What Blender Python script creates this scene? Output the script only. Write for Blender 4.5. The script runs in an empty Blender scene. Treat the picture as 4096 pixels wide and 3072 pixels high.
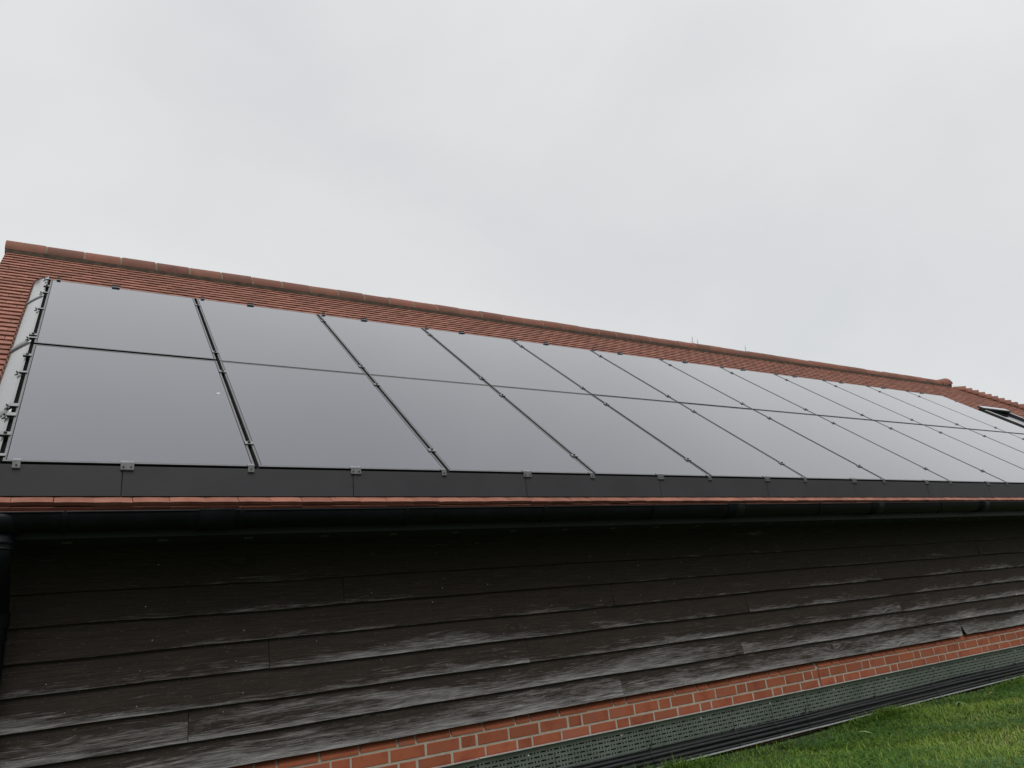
import bpy, math, random
from mathutils import Vector, Matrix
import numpy as np
R = math.radians
random.seed(7)
SC = bpy.context.scene
COL = SC.collection

# ---------------------------------------------------------------- camera
FPX, YAW, PIT, ROL = 2898.35, 0.5698, 0.3237, -0.1073
CAM = Vector((0.2862, -3.9985, -0.9708))
cy, sy, cp, sp = math.cos(YAW), math.sin(YAW), math.cos(PIT), math.sin(PIT)
fwd = Vector((sy * cp, cy * cp, sp)); right = Vector((cy, -sy, 0)); up = right.cross(fwd)
cr, sr = math.cos(ROL), math.sin(ROL)
rr = cr * right + sr * up; uu = -sr * right + cr * up
cd = bpy.data.cameras.new('camera'); cam = bpy.data.objects.new('camera', cd); COL.objects.link(cam)
cd.sensor_width = 36; cd.lens = 36 * FPX / 4096; cd.clip_start = .05; cd.clip_end = 2000
m = Matrix((rr, uu, -fwd)).transposed().to_4x4(); m.translation = CAM
cam.matrix_world = m
SC.camera = cam

# ---------------------------------------------------------------- world and sun
SUN_EL, SUN_AZ = R(60), R(-165)          # azimuth from +Y, towards +X; sun stands behind the camera, behind cloud
sdir = Vector((math.sin(SUN_AZ) * math.cos(SUN_EL), math.cos(SUN_AZ) * math.cos(SUN_EL), math.sin(SUN_EL)))
W = bpy.data.worlds.new('World'); SC.world = W; W.use_nodes = True
nt = W.node_tree; nt.nodes.clear()
def N(t, kind, **kw):
    n = t.nodes.new(kind)
    for k, v in kw.items():
        if k in ('ins',):
            for a, b in v.items(): n.inputs[a].default_value = b
        else: setattr(n, k, v)
    return n
def lk(t, a, b): t.links.new(a, b)
out = N(nt, 'ShaderNodeOutputWorld'); bg = N(nt, 'ShaderNodeBackground')
sky = N(nt, 'ShaderNodeTexSky', sky_type='NISHITA', sun_disc=False, sun_elevation=SUN_EL, sun_rotation=SUN_AZ % (2 * math.pi))
bg.inputs[1].default_value = 0.1
tc = N(nt, 'ShaderNodeTexCoord')
mp = N(nt, 'ShaderNodeMapping'); mp.inputs['Scale'].default_value = (1, 1, 2.0); mp.inputs['Location'].default_value = (3.1, 1.7, .4)
lk(nt, tc.outputs['Generated'], mp.inputs[0])
nz = N(nt, 'ShaderNodeTexNoise', ins={'Scale': 1.5, 'Detail': 5.0, 'Roughness': .5, 'Distortion': .4}); lk(nt, mp.outputs[0], nz.inputs['Vector'])
cr1 = N(nt, 'ShaderNodeValToRGB')
cr1.color_ramp.elements[0].position = .3; cr1.color_ramp.elements[0].color = (7.0, 7.15, 7.25, 1)
cr1.color_ramp.elements[1].position = .68; cr1.color_ramp.elements[1].color = (8.2, 8.24, 8.24, 1)
lk(nt, nz.outputs[0], cr1.inputs[0])
sepw = N(nt, 'ShaderNodeSeparateXYZ'); lk(nt, tc.outputs['Generated'], sepw.inputs[0])
back = N(nt, 'ShaderNodeMapRange', ins={1: .25, 2: -.5, 3: 0.0, 4: 1.0}, interpolation_type='SMOOTHSTEP'); lk(nt, sepw.outputs[1], back.inputs[0])
lowc = N(nt, 'ShaderNodeMapRange', ins={1: .85, 2: .1, 3: 0.0, 4: 1.0}, interpolation_type='SMOOTHSTEP'); lk(nt, sepw.outputs[2], lowc.inputs[0])
bl = N(nt, 'ShaderNodeMath', operation='MULTIPLY'); lk(nt, back.outputs[0], bl.inputs[0]); lk(nt, lowc.outputs[0], bl.inputs[1])
bl2 = N(nt, 'ShaderNodeMath', operation='MULTIPLY_ADD', ins={1: -.86, 2: 1.0}); lk(nt, bl.outputs[0], bl2.inputs[0])
dp = N(nt, 'ShaderNodeVectorMath', operation='DOT_PRODUCT'); dp.inputs[1].default_value = sdir
lk(nt, tc.outputs['Generated'], dp.inputs[0])
mx0 = N(nt, 'ShaderNodeMath', operation='MAXIMUM', ins={1: 0.0}); lk(nt, dp.outputs['Value'], mx0.inputs[0])
pw = N(nt, 'ShaderNodeMath', operation='POWER', ins={1: 3.0}); lk(nt, mx0.outputs[0], pw.inputs[0])
ml = N(nt, 'ShaderNodeMath', operation='MULTIPLY_ADD', ins={1: 1.6, 2: 1.0}); lk(nt, pw.outputs[0], ml.inputs[0])
vs = N(nt, 'ShaderNodeVectorMath', operation='SCALE'); lk(nt, cr1.outputs[0], vs.inputs[0]); mlb = N(nt, 'ShaderNodeMath', operation='MULTIPLY'); lk(nt, ml.outputs[0], mlb.inputs[0]); lk(nt, bl2.outputs[0], mlb.inputs[1]); lk(nt, mlb.outputs[0], vs.inputs['Scale'])
mixs = N(nt, 'ShaderNodeMix', data_type='RGBA'); mixs.inputs[0].default_value = .94
lk(nt, sky.outputs[0], mixs.inputs[6]); lk(nt, vs.outputs[0], mixs.inputs[7])
lk(nt, mixs.outputs[2], bg.inputs[0]); lk(nt, bg.outputs[0], out.inputs[0])
sl = bpy.data.lights.new('sun', 'SUN'); sl.energy = 1.0; sl.angle = R(40); sl.color = (1, .97, .93)
so = bpy.data.objects.new('sun', sl); COL.objects.link(so); so.rotation_euler = sdir.to_track_quat('Z', 'Y').to_euler()
SC.view_settings.view_transform = 'Standard'; SC.view_settings.look = 'None'
SC.view_settings.exposure = 0.0; SC.view_settings.gamma = 1.0

# ---------------------------------------------------------------- helpers
TH = .6998
UP = Vector((0, math.cos(TH), math.sin(TH))); NO = Vector((0, -math.sin(TH), math.cos(TH))); EX = Vector((1, 0, 0))
def rp(x, s, off=0.0): return EX * x + UP * s + NO * off      # point on the roof: across, up the slope, off the array's face

class MB:
    def __init__(s): s.v = []; s.f = []; s.mi = []; s.tn = []; s.uv = []
    def face(s, pts, mat=0, tint=.5, uvs=None):
        b = len(s.v); s.v += [tuple(p) for p in pts]; s.f.append(tuple(range(b, b + len(pts))))
        s.mi.append(mat); s.tn += [tint] * len(pts); s.uv += (uvs or [(0, 0)] * len(pts))
    def mesh(s, vs, fs, mat=0, tint=.5):
        b = len(s.v); s.v += [tuple(p) for p in vs]; s.tn += [tint] * len(vs); s.uv += [(0, 0)] * len(vs)
        for f in fs: s.f.append(tuple(b + i for i in f)); s.mi.append(mat)
    def box(s, o, a, b, c, mat=0, tint=.5):                    # centre and three half vectors (right-handed)
        P = [o + i * a + j * b + k * c for k in (-1, 1) for j in (-1, 1) for i in (-1, 1)]
        s.mesh(P, [(0, 2, 3, 1), (4, 5, 7, 6), (0, 1, 5, 4), (2, 6, 7, 3), (0, 4, 6, 2), (1, 3, 7, 5)], mat, tint)
    def bx(s, x0, x1, y0, y1, z0, z1, mat=0, tint=.5):
        s.box(Vector(((x0 + x1) / 2, (y0 + y1) / 2, (z0 + z1) / 2)), Vector(((x1 - x0) / 2, 0, 0)), Vector((0, (y1 - y0) / 2, 0)), Vector((0, 0, (z1 - z0) / 2)), mat, tint)
    def rbx(s, x0, x1, s0, s1, n0, n1, mat=0, tint=.5):          # box in roof coordinates
        s.box(rp((x0 + x1) / 2, (s0 + s1) / 2, (n0 + n1) / 2), EX * ((x1 - x0) / 2), UP * ((s1 - s0) / 2), NO * ((n1 - n0) / 2), mat, tint)
    def tube(s, pts, rad, n=10, mat=0, caps=True, tint=.5):
        pts = [Vector(p) for p in pts]; rad = rad if isinstance(rad, (list, tuple)) else [rad] * len(pts)
        vs = []; fs = []; ref = None
        for i, p in enumerate(pts):
            d = (pts[min(i + 1, len(pts) - 1)] - pts[max(i - 1, 0)]).normalized()
            if ref is None: ref = Vector((0, 0, 1)) if abs(d.z) < .9 else Vector((0, 1, 0))
            a = (ref - d * ref.dot(d)).normalized(); b = d.cross(a); ref = a
            vs += [p + (a * math.cos(2 * math.pi * k / n) + b * math.sin(2 * math.pi * k / n)) * rad[i] for k in range(n)]
        for i in range(len(pts) - 1):
            for k in range(n):
                k2 = (k + 1) % n; fs.append((i * n + k, i * n + k2, (i + 1) * n + k2, (i + 1) * n + k))
        if caps: fs += [tuple(range(n))[::-1], tuple((len(pts) - 1) * n + k for k in range(n))]
        s.mesh(vs, fs, mat, tint)
    def build(s, name, mats, parent=None, smooth=False, origin=None, bevel=0):
        me = bpy.data.meshes.new(name)
        vs = s.v
        if origin is not None: vs = [(a - origin[0], b - origin[1], c - origin[2]) for a, b, c in vs]
        me.from_pydata(vs, [], s.f); me.update()
        mats = mats if isinstance(mats, (list, tuple)) else [mats]
        for q in mats: me.materials.append(q)
        me.polygons.foreach_set('material_index', s.mi)
        at = me.attributes.new('tint', 'FLOAT', 'POINT'); at.data.foreach_set('value', s.tn)
        if any(u != (0, 0) for u in s.uv):
            ul = me.uv_layers.new(name='UVMap'); li = [0] * len(me.loops); me.loops.foreach_get('vertex_index', li)
            ul.data.foreach_set('uv', [c for i in li for c in s.uv[i]])
        if smooth: me.polygons.foreach_set('use_smooth', [True] * len(me.polygons))
        o = bpy.data.objects.new(name, me); COL.objects.link(o)
        if parent: o.parent = parent
        elif origin is not None: o.location = origin
        if bevel:
            bm = o.modifiers.new('b', 'BEVEL'); bm.width = bevel; bm.segments = 2; bm.limit_method = 'ANGLE'
        return o
def tag(o, label=None, cat=None, group=None, kind=None):
    for k, v in (('label', label), ('category', cat), ('group', group), ('kind', kind)):
        if v: o[k] = v
    return o
def empty(name, loc, label, cat, group=None):
    o = bpy.data.objects.new(name, None); COL.objects.link(o); o.location = loc; o.empty_display_size = .1
    return tag(o, label, cat, group)
def reparent(children, root):                                    # children were built in world coordinates
    for c in children:
        c.parent = root
        c.matrix_parent_inverse = Matrix.Translation(-root.location)

def mat(name, col=(.5, .5, .5), rough=.6, spec=.5, metal=0.0, ior=1.5):
    M = bpy.data.materials.new(name); M.use_nodes = True
    b = M.node_tree.nodes['Principled BSDF']
    b.inputs['Base Color'].default_value = (*col, 1); b.inputs['Roughness'].default_value = rough
    b.inputs['Metallic'].default_value = metal; b.inputs['IOR'].default_value = ior; b.inputs['Specular IOR Level'].default_value = spec
    return M
def noisy(M, stops, scale=5.0, detail=6.0, stretch=(1, 1, 1), rough=None, bump=0.0, bscale=None, tint=0.0, distort=0.0, contrast=(.3, .7), bdist=.002):
    """colour from noise between the stops, optional per-piece brightness from 'tint', roughness range and bump"""
    t = M.node_tree; b = t.nodes['Principled BSDF']
    tcn = N(t, 'ShaderNodeTexCoord'); mpn = N(t, 'ShaderNodeMapping'); mpn.inputs['Scale'].default_value = stretch
    at = N(t, 'ShaderNodeAttribute', attribute_name='tint')
    sh = N(t, 'ShaderNodeVectorMath', operation='SCALE'); sh.inputs[0].default_value = (31.7, 17.3, 11.9); lk(t, at.outputs['Fac'], sh.inputs['Scale'])
    ad = N(t, 'ShaderNodeVectorMath', operation='ADD'); lk(t, tcn.outputs['Object'], ad.inputs[0]); lk(t, sh.outputs[0], ad.inputs[1])
    lk(t, ad.outputs[0], mpn.inputs[0])
    n1 = N(t, 'ShaderNodeTexNoise', ins={'Scale': scale, 'Detail': detail, 'Roughness': .6, 'Distortion': distort}); lk(t, mpn.outputs[0], n1.inputs['Vector'])
    rmp = N(t, 'ShaderNodeValToRGB'); e = rmp.color_ramp.elements
    while len(e) < len(stops): e.new(.5)
    for i, c in enumerate(stops):
        e[i].position = contrast[0] + (contrast[1] - contrast[0]) * i / (len(stops) - 1); e[i].color = (*c, 1)
    lk(t, n1.outputs[0], rmp.inputs[0]); src = rmp.outputs[0]
    if tint:
        mr = N(t, 'ShaderNodeMapRange', ins={3: 1 - tint, 4: 1 + tint}); lk(t, at.outputs['Fac'], mr.inputs[0])
        vm = N(t, 'ShaderNodeVectorMath', operation='SCALE'); lk(t, src, vm.inputs[0]); lk(t, mr.outputs[0], vm.inputs['Scale']); src = vm.outputs[0]
    lk(t, src, b.inputs['Base Color'])
    if rough:
        mr2 = N(t, 'ShaderNodeMapRange', ins={3: rough[0], 4: rough[1]}); lk(t, n1.outputs[0], mr2.inputs[0]); lk(t, mr2.outputs[0], b.inputs['Roughness'])
    if bump:
        n2 = N(t, 'ShaderNodeTexNoise', ins={'Scale': bscale or scale * 4, 'Detail': 6.0, 'Roughness': .65}); lk(t, mpn.outputs[0], n2.inputs['Vector'])
        bp = N(t, 'ShaderNodeBump', ins={'Strength': bump, 'Distance': bdist}); lk(t, n2.outputs[0], bp.inputs['Height']); lk(t, bp.outputs[0], b.inputs['Normal'])
    return M

# ---------------------------------------------------------------- materials
M_tile = noisy(mat('clay_tile', rough=.75), [(.18, .067, .044), (.265, .104, .068), (.34, .152, .105)], 9, tint=.15, bump=.5, bscale=60, contrast=(.25, .75))
M_ridge = noisy(mat('clay_ridge', rough=.8), [(.125, .042, .027), (.20, .066, .042), (.155, .062, .036), (.22, .085, .06)], 5, tint=.22, bump=.5, bscale=40, contrast=(.25, .75))
M_mortar = noisy(mat('mortar', rough=.95), [(.16, .12, .085), (.28, .22, .16)], 14, bump=.6, bscale=90)
M_bedding = noisy(mat('ridge_bedding', rough=.95), [(.045, .032, .022), (.11, .08, .055)], 14, bump=.6, bscale=90)
M_brick = noisy(mat('red_brick', rough=.85), [(.24, .055, .028), (.34, .095, .042), (.29, .095, .06)], 6, tint=.13, bump=.7, bscale=60, contrast=(.3, .7))
M_bmortar = noisy(mat('brick_mortar', rough=.95), [(.36, .32, .26), (.47, .43, .355)], 20, bump=.6, bscale=100)
M_joint = noisy(mat('sealant', rough=.7), [(.20, .05, .03), (.24, .068, .04)], 10)
M_glass = mat('panel_glass', (.022, .022, .040), .08, .5, 0, 1.78)
M_glass.node_tree.nodes['Principled BSDF'].inputs['Specular Tint'].default_value = (.88, .89, .97, 1)
_b = M_glass.node_tree.nodes['Principled BSDF']; _b.inputs['Coat Weight'].default_value = 1.0; _b.inputs['Coat IOR'].default_value = 1.5; _b.inputs['Coat Roughness'].default_value = .04
M_frame = noisy(mat('anodised_frame', rough=.4), [(.13, .13, .135), (.18, .18, .185)], 20, rough=(.32, .45))
M_frame.node_tree.nodes['Principled BSDF'].inputs['Metallic'].default_value = .6
M_seal_shade = mat('seal_and_shade_black', (.006, .006, .007), .8, .1)  # black rubber, also used where gap and hole shade is painted
M_skirt = noisy(mat('black_coated_sheet', ior=1.5), [(.043, .041, .046), (.053, .050, .056)], 3, rough=(.38, .46))
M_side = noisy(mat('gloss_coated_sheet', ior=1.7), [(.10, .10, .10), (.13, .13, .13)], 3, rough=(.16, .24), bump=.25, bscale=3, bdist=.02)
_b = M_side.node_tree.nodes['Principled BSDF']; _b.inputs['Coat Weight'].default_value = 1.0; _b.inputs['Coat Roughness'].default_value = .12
M_clip = noisy(mat('aluminium_clip', metal=.7), [(.20, .20, .205), (.29, .29, .295)], 30, rough=(.4, .55))
M_bolt = mat('bolt', (.03, .03, .033), .45, metal=.4)
M_rail = mat('rail', (.09, .09, .095), .5, metal=.5)
M_gut = noisy(mat('black_gutter', ior=1.5), [(.004, .005, .006), (.008, .010, .012)], 7, rough=(.3, .5))
M_gut.node_tree.nodes['Principled BSDF'].inputs['Specular IOR Level'].default_value = .11
M_fascia = noisy(mat('painted_fascia', ior=1.5), [(.018, .022, .030), (.030, .036, .046)], 5, stretch=(.3, 1, 1), rough=(.3, .5))
M_soffit = mat('soffit', (.010, .009, .008), .8)
M_vent = mat('vent', (.07, .075, .07), .6)
M_white = noisy(mat('white_speck', rough=.9), [(.5, .5, .48), (.75, .75, .72)], 60)
M_tray = noisy(mat('galvanised_tray', metal=.35), [(.115, .14, .125), (.155, .185, .165), (.18, .205, .19)], 6, rough=(.4, .6), contrast=(.3, .7))
M_galv = noisy(mat('galvanised_edge', metal=.5), [(.62, .64, .66), (.8, .82, .84)], 20, rough=(.3, .45))
M_cable = noisy(mat('black_cable', rough=.5), [(.012, .012, .014), (.024, .024, .028)], 12, rough=(.35, .55))
M_glassw = mat('window_glass', (.02, .02, .022), .05, .5, 0, 1.6)
M_wframe = mat('window_frame', (.03, .032, .035), .4)
M_alu = mat('window_flashing_glare', (.60, .61, .63), .3, metal=.6)
M_nail = mat('nail_head', (.5, .5, .48), .4, metal=.7)

# perforated tray face: rows of slots and holes cut right through the sheet
def perforate(M):
    t = M.node_tree; b = t.nodes['Principled BSDF']; o = [n for n in t.nodes if n.type == 'OUTPUT_MATERIAL'][0]
    tcn = N(t, 'ShaderNodeTexCoord'); sx = N(t, 'ShaderNodeSeparateXYZ'); lk(t, tcn.outputs['UV'], sx.inputs[0])
    def mth(op, a, bb=None, c=None):
        n = N(t, 'ShaderNodeMath', operation=op)
        for i, q in enumerate((a, bb, c)):
            if q is None: continue
            if isinstance(q, (int, float)): n.inputs[i].default_value = q
            else: lk(t, q, n.inputs[i])
        return n.outputs[0]
    X, Z = sx.outputs[0], sx.outputs[1]
    row = mth('FLOOR', mth('DIVIDE', Z, .025)); zc = mth('SUBTRACT', mth('MULTIPLY', mth('FRACT', mth('DIVIDE', Z, .025)), .025), .0125)
    sh = mth('MULTIPLY', mth('FRACT', mth('MULTIPLY', row, .5)), .1)
    xs = mth('MULTIPLY', mth('FRACT', mth('DIVIDE', mth('ADD', X, sh), .1)), .1)
    def slot(xc, hw, hh):
        dx = mth('MAXIMUM', mth('SUBTRACT', mth('ABSOLUTE', mth('SUBTRACT', xs, xc)), hw), 0.0)
        dz = mth('MAXIMUM', mth('SUBTRACT', mth('ABSOLUTE', zc), hh), 0.0)
        d = mth('SQRT', mth('ADD', mth('MULTIPLY', dx, dx), mth('MULTIPLY', dz, dz)))
        return mth('LESS_THAN', d, .0042)
    a = mth('MAXIMUM', slot(.022, .017, .0001), mth('MAXIMUM', slot(.058, .0001, .0035), slot(.083, .0025, .0006)))
    inside = mth('MULTIPLY', mth('GREATER_THAN', row, 0.5), mth('LESS_THAN', row, 9.5))
    a = mth('MULTIPLY', a, inside)
    tr = N(t, 'ShaderNodeBsdfTransparent'); mxs = N(t, 'ShaderNodeMixShader')
    lk(t, a, mxs.inputs[0]); lk(t, b.outputs[0], mxs.inputs[1]); lk(t, tr.outputs[0], mxs.inputs[2]); lk(t, mxs.outputs[0], o.inputs[0])
    return M
M_perf = perforate(noisy(mat('perforated_sheet', metal=.35), [(.135, .162, .138), (.18, .21, .182), (.21, .24, .212)], 6, rough=(.4, .6), contrast=(.3, .7)))

def wood():
    M = mat('weathered_board', rough=.8); t = M.node_tree; b = t.nodes['Principled BSDF']
    uv = N(t, 'ShaderNodeUVMap', uv_map='UVMap'); at = N(t, 'ShaderNodeAttribute', attribute_name='tint')
    sep = N(t, 'ShaderNodeSeparateXYZ'); lk(t, uv.outputs[0], sep.inputs[0])         # x: along, y: 0 bottom edge .. .15 top
    off = N(t, 'ShaderNodeMath', operation='MULTIPLY_ADD', ins={1: 37.0}); lk(t, at.outputs['Fac'], off.inputs[0]); lk(t, sep.outputs[0], off.inputs[2])
    cmb = N(t, 'ShaderNodeCombineXYZ'); lk(t, off.outputs[0], cmb.inputs[0]); lk(t, sep.outputs[1], cmb.inputs[1]); lk(t, at.outputs['Fac'], cmb.inputs[2])
    def mapn(sc):
        q = N(t, 'ShaderNodeMapping'); q.inputs['Scale'].default_value = sc; lk(t, cmb.outputs[0], q.inputs[0]); return q.outputs[0]
    # knots bend the grain
    vor = N(t, 'ShaderNodeTexVoronoi', ins={'Scale': 1.0}); lk(t, mapn((1.3, 5.0, 1)), vor.inputs['Vector'])
    kn = N(t, 'ShaderNodeMapRange', ins={1: .0, 2: .22, 3: 1.0, 4: 0.0}); kn.clamp = True; lk(t, vor.outputs['Distance'], kn.inputs[0])
    warp = N(t, 'ShaderNodeTexNoise', ins={'Scale': 1.0, 'Detail': 3.0}); lk(t, mapn((1.6, 7, 1)), warp.inputs['Vector'])
    wv = N(t, 'ShaderNodeMath', operation='MULTIPLY_ADD', ins={1: .055}); lk(t, warp.outputs[0], wv.inputs[0])
    wk = N(t, 'ShaderNodeMath', operation='MULTIPLY_ADD', ins={1: .05}); lk(t, kn.outputs[0], wk.inputs[0]); lk(t, sep.outputs[1], wk.inputs[2]); lk(t, wk.outputs[0], wv.inputs[2])
    c2 = N(t, 'ShaderNodeCombineXYZ'); lk(t, off.outputs[0], c2.inputs[0]); lk(t, wv.outputs[0], c2.inputs[1]); lk(t, at.outputs['Fac'], c2.inputs[2])
    gm = N(t, 'ShaderNodeMapping'); gm.inputs['Scale'].default_value = (5, 240, 1); lk(t, c2.outputs[0], gm.inputs[0])
    gr = N(t, 'ShaderNodeTexNoise', ins={'Scale': 1.0, 'Detail': 5.0, 'Roughness': .65}); lk(t, gm.outputs[0], gr.inputs['Vector'])
    big = N(t, 'ShaderNodeTexNoise', ins={'Scale': 1.0, 'Detail': 6.0, 'Roughness': .62, 'Distortion': .6}); lk(t, mapn((.8, 6, 1)), big.inputs['Vector'])
    fl = N(t, 'ShaderNodeTexNoise', ins={'Scale': 1.0, 'Detail': 3.0, 'Roughness': .7}); lk(t, mapn((38, 150, 1)), fl.inputs['Vector'])
    def mth(op, a, bb=None, c=None, clamp=False):
        n = N(t, 'ShaderNodeMath', operation=op, use_clamp=clamp)
        for i, q in enumerate((a, bb, c)):
            if q is None: continue
            if isinstance(q, (int, float)): n.inputs[i].default_value = q
            else: lk(t, q, n.inputs[i])
        return n.outputs[0]
    # rain-washed lower edge of each board (proud of the board below) silvers first; shade of the board above is painted into its top; boards near the ground weather more
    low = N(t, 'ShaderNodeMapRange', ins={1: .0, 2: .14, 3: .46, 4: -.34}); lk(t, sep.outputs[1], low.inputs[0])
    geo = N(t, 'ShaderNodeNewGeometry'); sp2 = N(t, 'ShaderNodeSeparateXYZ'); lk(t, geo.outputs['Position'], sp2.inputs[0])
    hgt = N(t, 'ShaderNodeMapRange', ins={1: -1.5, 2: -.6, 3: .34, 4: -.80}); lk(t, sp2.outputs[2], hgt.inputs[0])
    ex = N(t, 'ShaderNodeMapRange', ins={1: 2.0, 2: 9.0, 3: .0, 4: -.12}); lk(t, sp2.outputs[0], ex.inputs[0])
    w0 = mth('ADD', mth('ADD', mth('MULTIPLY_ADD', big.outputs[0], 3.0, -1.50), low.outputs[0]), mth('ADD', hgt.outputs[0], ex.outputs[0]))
    mid = N(t, 'ShaderNodeTexNoise', ins={'Scale': 1.0, 'Detail': 4.0, 'Roughness': .7}); mmp = N(t, 'ShaderNodeMapping'); mmp.inputs['Scale'].default_value = (9, 95, 1); lk(t, c2.outputs[0], mmp.inputs[0]); lk(t, mmp.outputs[0], mid.inputs['Vector'])
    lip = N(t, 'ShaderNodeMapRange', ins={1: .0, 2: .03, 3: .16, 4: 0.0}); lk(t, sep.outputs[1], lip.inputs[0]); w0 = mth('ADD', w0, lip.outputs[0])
    w0 = mth('ADD', mth('ADD', w0, mth('MULTIPLY_ADD', gr.outputs[0], .8, -.4)), mth('MULTIPLY_ADD', mid.outputs[0], 1.7, -.85), clamp=True)
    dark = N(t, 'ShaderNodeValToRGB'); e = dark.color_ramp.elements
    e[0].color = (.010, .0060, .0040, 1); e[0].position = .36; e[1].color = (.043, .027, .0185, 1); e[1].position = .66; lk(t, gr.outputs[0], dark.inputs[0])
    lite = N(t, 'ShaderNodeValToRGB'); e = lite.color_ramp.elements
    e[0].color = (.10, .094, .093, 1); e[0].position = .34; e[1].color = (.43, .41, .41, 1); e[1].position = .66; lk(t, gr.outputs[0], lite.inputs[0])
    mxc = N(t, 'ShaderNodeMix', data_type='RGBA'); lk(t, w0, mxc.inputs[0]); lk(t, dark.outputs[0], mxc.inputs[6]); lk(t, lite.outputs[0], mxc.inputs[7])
    # small pale flecks of lifted grain
    flm = mth('MULTIPLY', mth('MULTIPLY_ADD', fl.outputs[0], 12.0, -7.6, clamp=True), mth('ADD', w0, .25))
    mf = N(t, 'ShaderNodeMix', data_type='RGBA'); mf.inputs[7].default_value = (.48, .46, .43, 1); lk(t, mth('MULTIPLY', flm, .8), mf.inputs[0]); lk(t, mxc.outputs[2], mf.inputs[6])
    mk = N(t, 'ShaderNodeMix', data_type='RGBA'); mk.inputs[7].default_value = (.012, .01, .008, 1); lk(t, mth('MULTIPLY_ADD', kn.outputs[0], 1.6, -.75, clamp=True), mk.inputs[0]); lk(t, mf.outputs[2], mk.inputs[6])
    lk(t, mk.outputs[2], b.inputs['Base Color'])
    bp = N(t, 'ShaderNodeBump', ins={'Strength': .6, 'Distance': .002}); lk(t, gr.outputs[0], bp.inputs['Height'])
    bp2 = N(t, 'ShaderNodeBump', ins={'Strength': .5, 'Distance': .008}); lk(t, big.outputs[0], bp2.inputs['Height']); lk(t, bp.outputs[0], bp2.inputs['Normal'])
    lk(t, bp2.outputs[0], b.inputs['Normal'])
    return M
M_wood = wood()

# ================================================================ SETTING
GZ = -2.0
XR, YR = 16.56, 3.93              # where the ridge meets the hip
XE = XR + YR                      # eaves corner
mb = MB(); L = 400
def gh(x, y): return .012 * math.sin(x * 2.1 + y) + .010 * math.sin(x * .9 - y * 2.7) - .01 + .034 * min(1, max(0, (y - .08) / .13))
nx, ny = 60, 30
xs = [-L, -40, -12, -4] + [-2 + i * .25 for i in range(73)] + [20, 40, L]; ys = [-L, -40, -12, -6] + [-4 + i * .2 for i in range(20)] + [0, .08, .15, .21, .3, .6, 1] + [3, 12, 40, L]
for i, x in enumerate(xs):
    for j, y in enumerate(ys): mb.v.append((x, y, GZ + (gh(x, y) if -3 < x < 17 and -5 < y < .5 else -.01)))
mb.tn = [.5] * len(mb.v); mb.uv = [(0, 0)] * len(mb.v)
for i in range(len(xs) - 1):
    for j in range(len(ys) - 1):
        a = i * len(ys) + j; mb.f.append((a, a + len(ys), a + len(ys) + 1, a + 1)); mb.mi.append(0)
M_soil = noisy(mat('lawn_soil', rough=.95), [(.018, .03, .009), (.03, .055, .014), (.045, .075, .02)], 3, bump=.8, bscale=40, bdist=.01)
tag(mb.build('ground', M_soil, smooth=True), 'green lawn running along the foot of the barn wall', 'lawn', kind='structure')

# ================================================================ BARN
barn = empty('barn', (0, 0, 0), 'long timber clad barn with red clay tile roof on a brick plinth', 'barn')
OFFT = -.143                       # tile plane below the face of the solar array
tan = math.tan(TH)
def zroof(y): return y * tan + OFFT / math.cos(TH)

# --- tiles
tl = MB()
def tile(tlb, x, s, w, hip=False, lift=0.0, tint=.5):
    """one cambered plain tile: tail at s, 0.27 long, lying on the course below"""
    ln, th_, step = .27, .019, .0215
    tn = tint; tilt = random.uniform(-.0012, .0012); dx = random.uniform(-.0012, .0012); ds = random.uniform(-.0025, .0025); lf = lift + random.uniform(0, .0011)
    vs = []
    for (ss, base) in ((s + ds, step + lf), (s + ds + ln, -.012)):
        for i in range(4):
            f = i / 3; xx = x + dx + w * f; cam_ = .0018 * (1 - (2 * f - 1) ** 2) + tilt * (f - .5)
            vs.append(rp(xx, ss, OFFT + base + cam_)); vs.append(rp(xx, ss, OFFT + base + cam_ - th_))
    fs = []
    for i in range(3):
        a = 2 * i
        fs += [(a, a + 2, a + 10, a + 8), (a + 1, a, a + 2, a + 3)[::-1] if False else (a + 1, a + 3, a + 2, a)]
    fs += [(0, 8, 9, 1), (6, 7, 15, 14)]
    tlb.mesh(vs, fs, 0, tn)
S0 = -.170; G = .1005; NC = 50
AX1 = 12 * 1.154
x0v, xcut = -.43, AX1
for c in range(NC):
    s = S0 + c * G
    yy = s * math.cos(TH)
    xend = XE - max(yy, -.06) - .03
    xx = x0v - (.0825 if c % 2 else 0)
    first = True
    while xx < xend - .04:
        w = .163
        a, bb = xx, xx + w
        if c % 2 and first: a = x0v
        first = False
        e = min(bb, xend)
        hidden = (c > 2 and s + G < 3.30 and a > .12 and e < AX1 - .15)
        if not hidden: tile(tl, a, s, e - a, tint=random.random() if random.random() < .8 else random.choice((0.02, .98)))
        xx += .165
# undereaves course, shorter tiles tucked under the first course
xx = x0v
while xx < XE: 
    vs_ = random.uniform(-.003, .003)
    tl.rbx(xx, xx + .163, S0 - .004, S0 + .15, OFFT - .014 + vs_, OFFT - .002 + vs_, 0, random.random()); xx += .165
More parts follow.
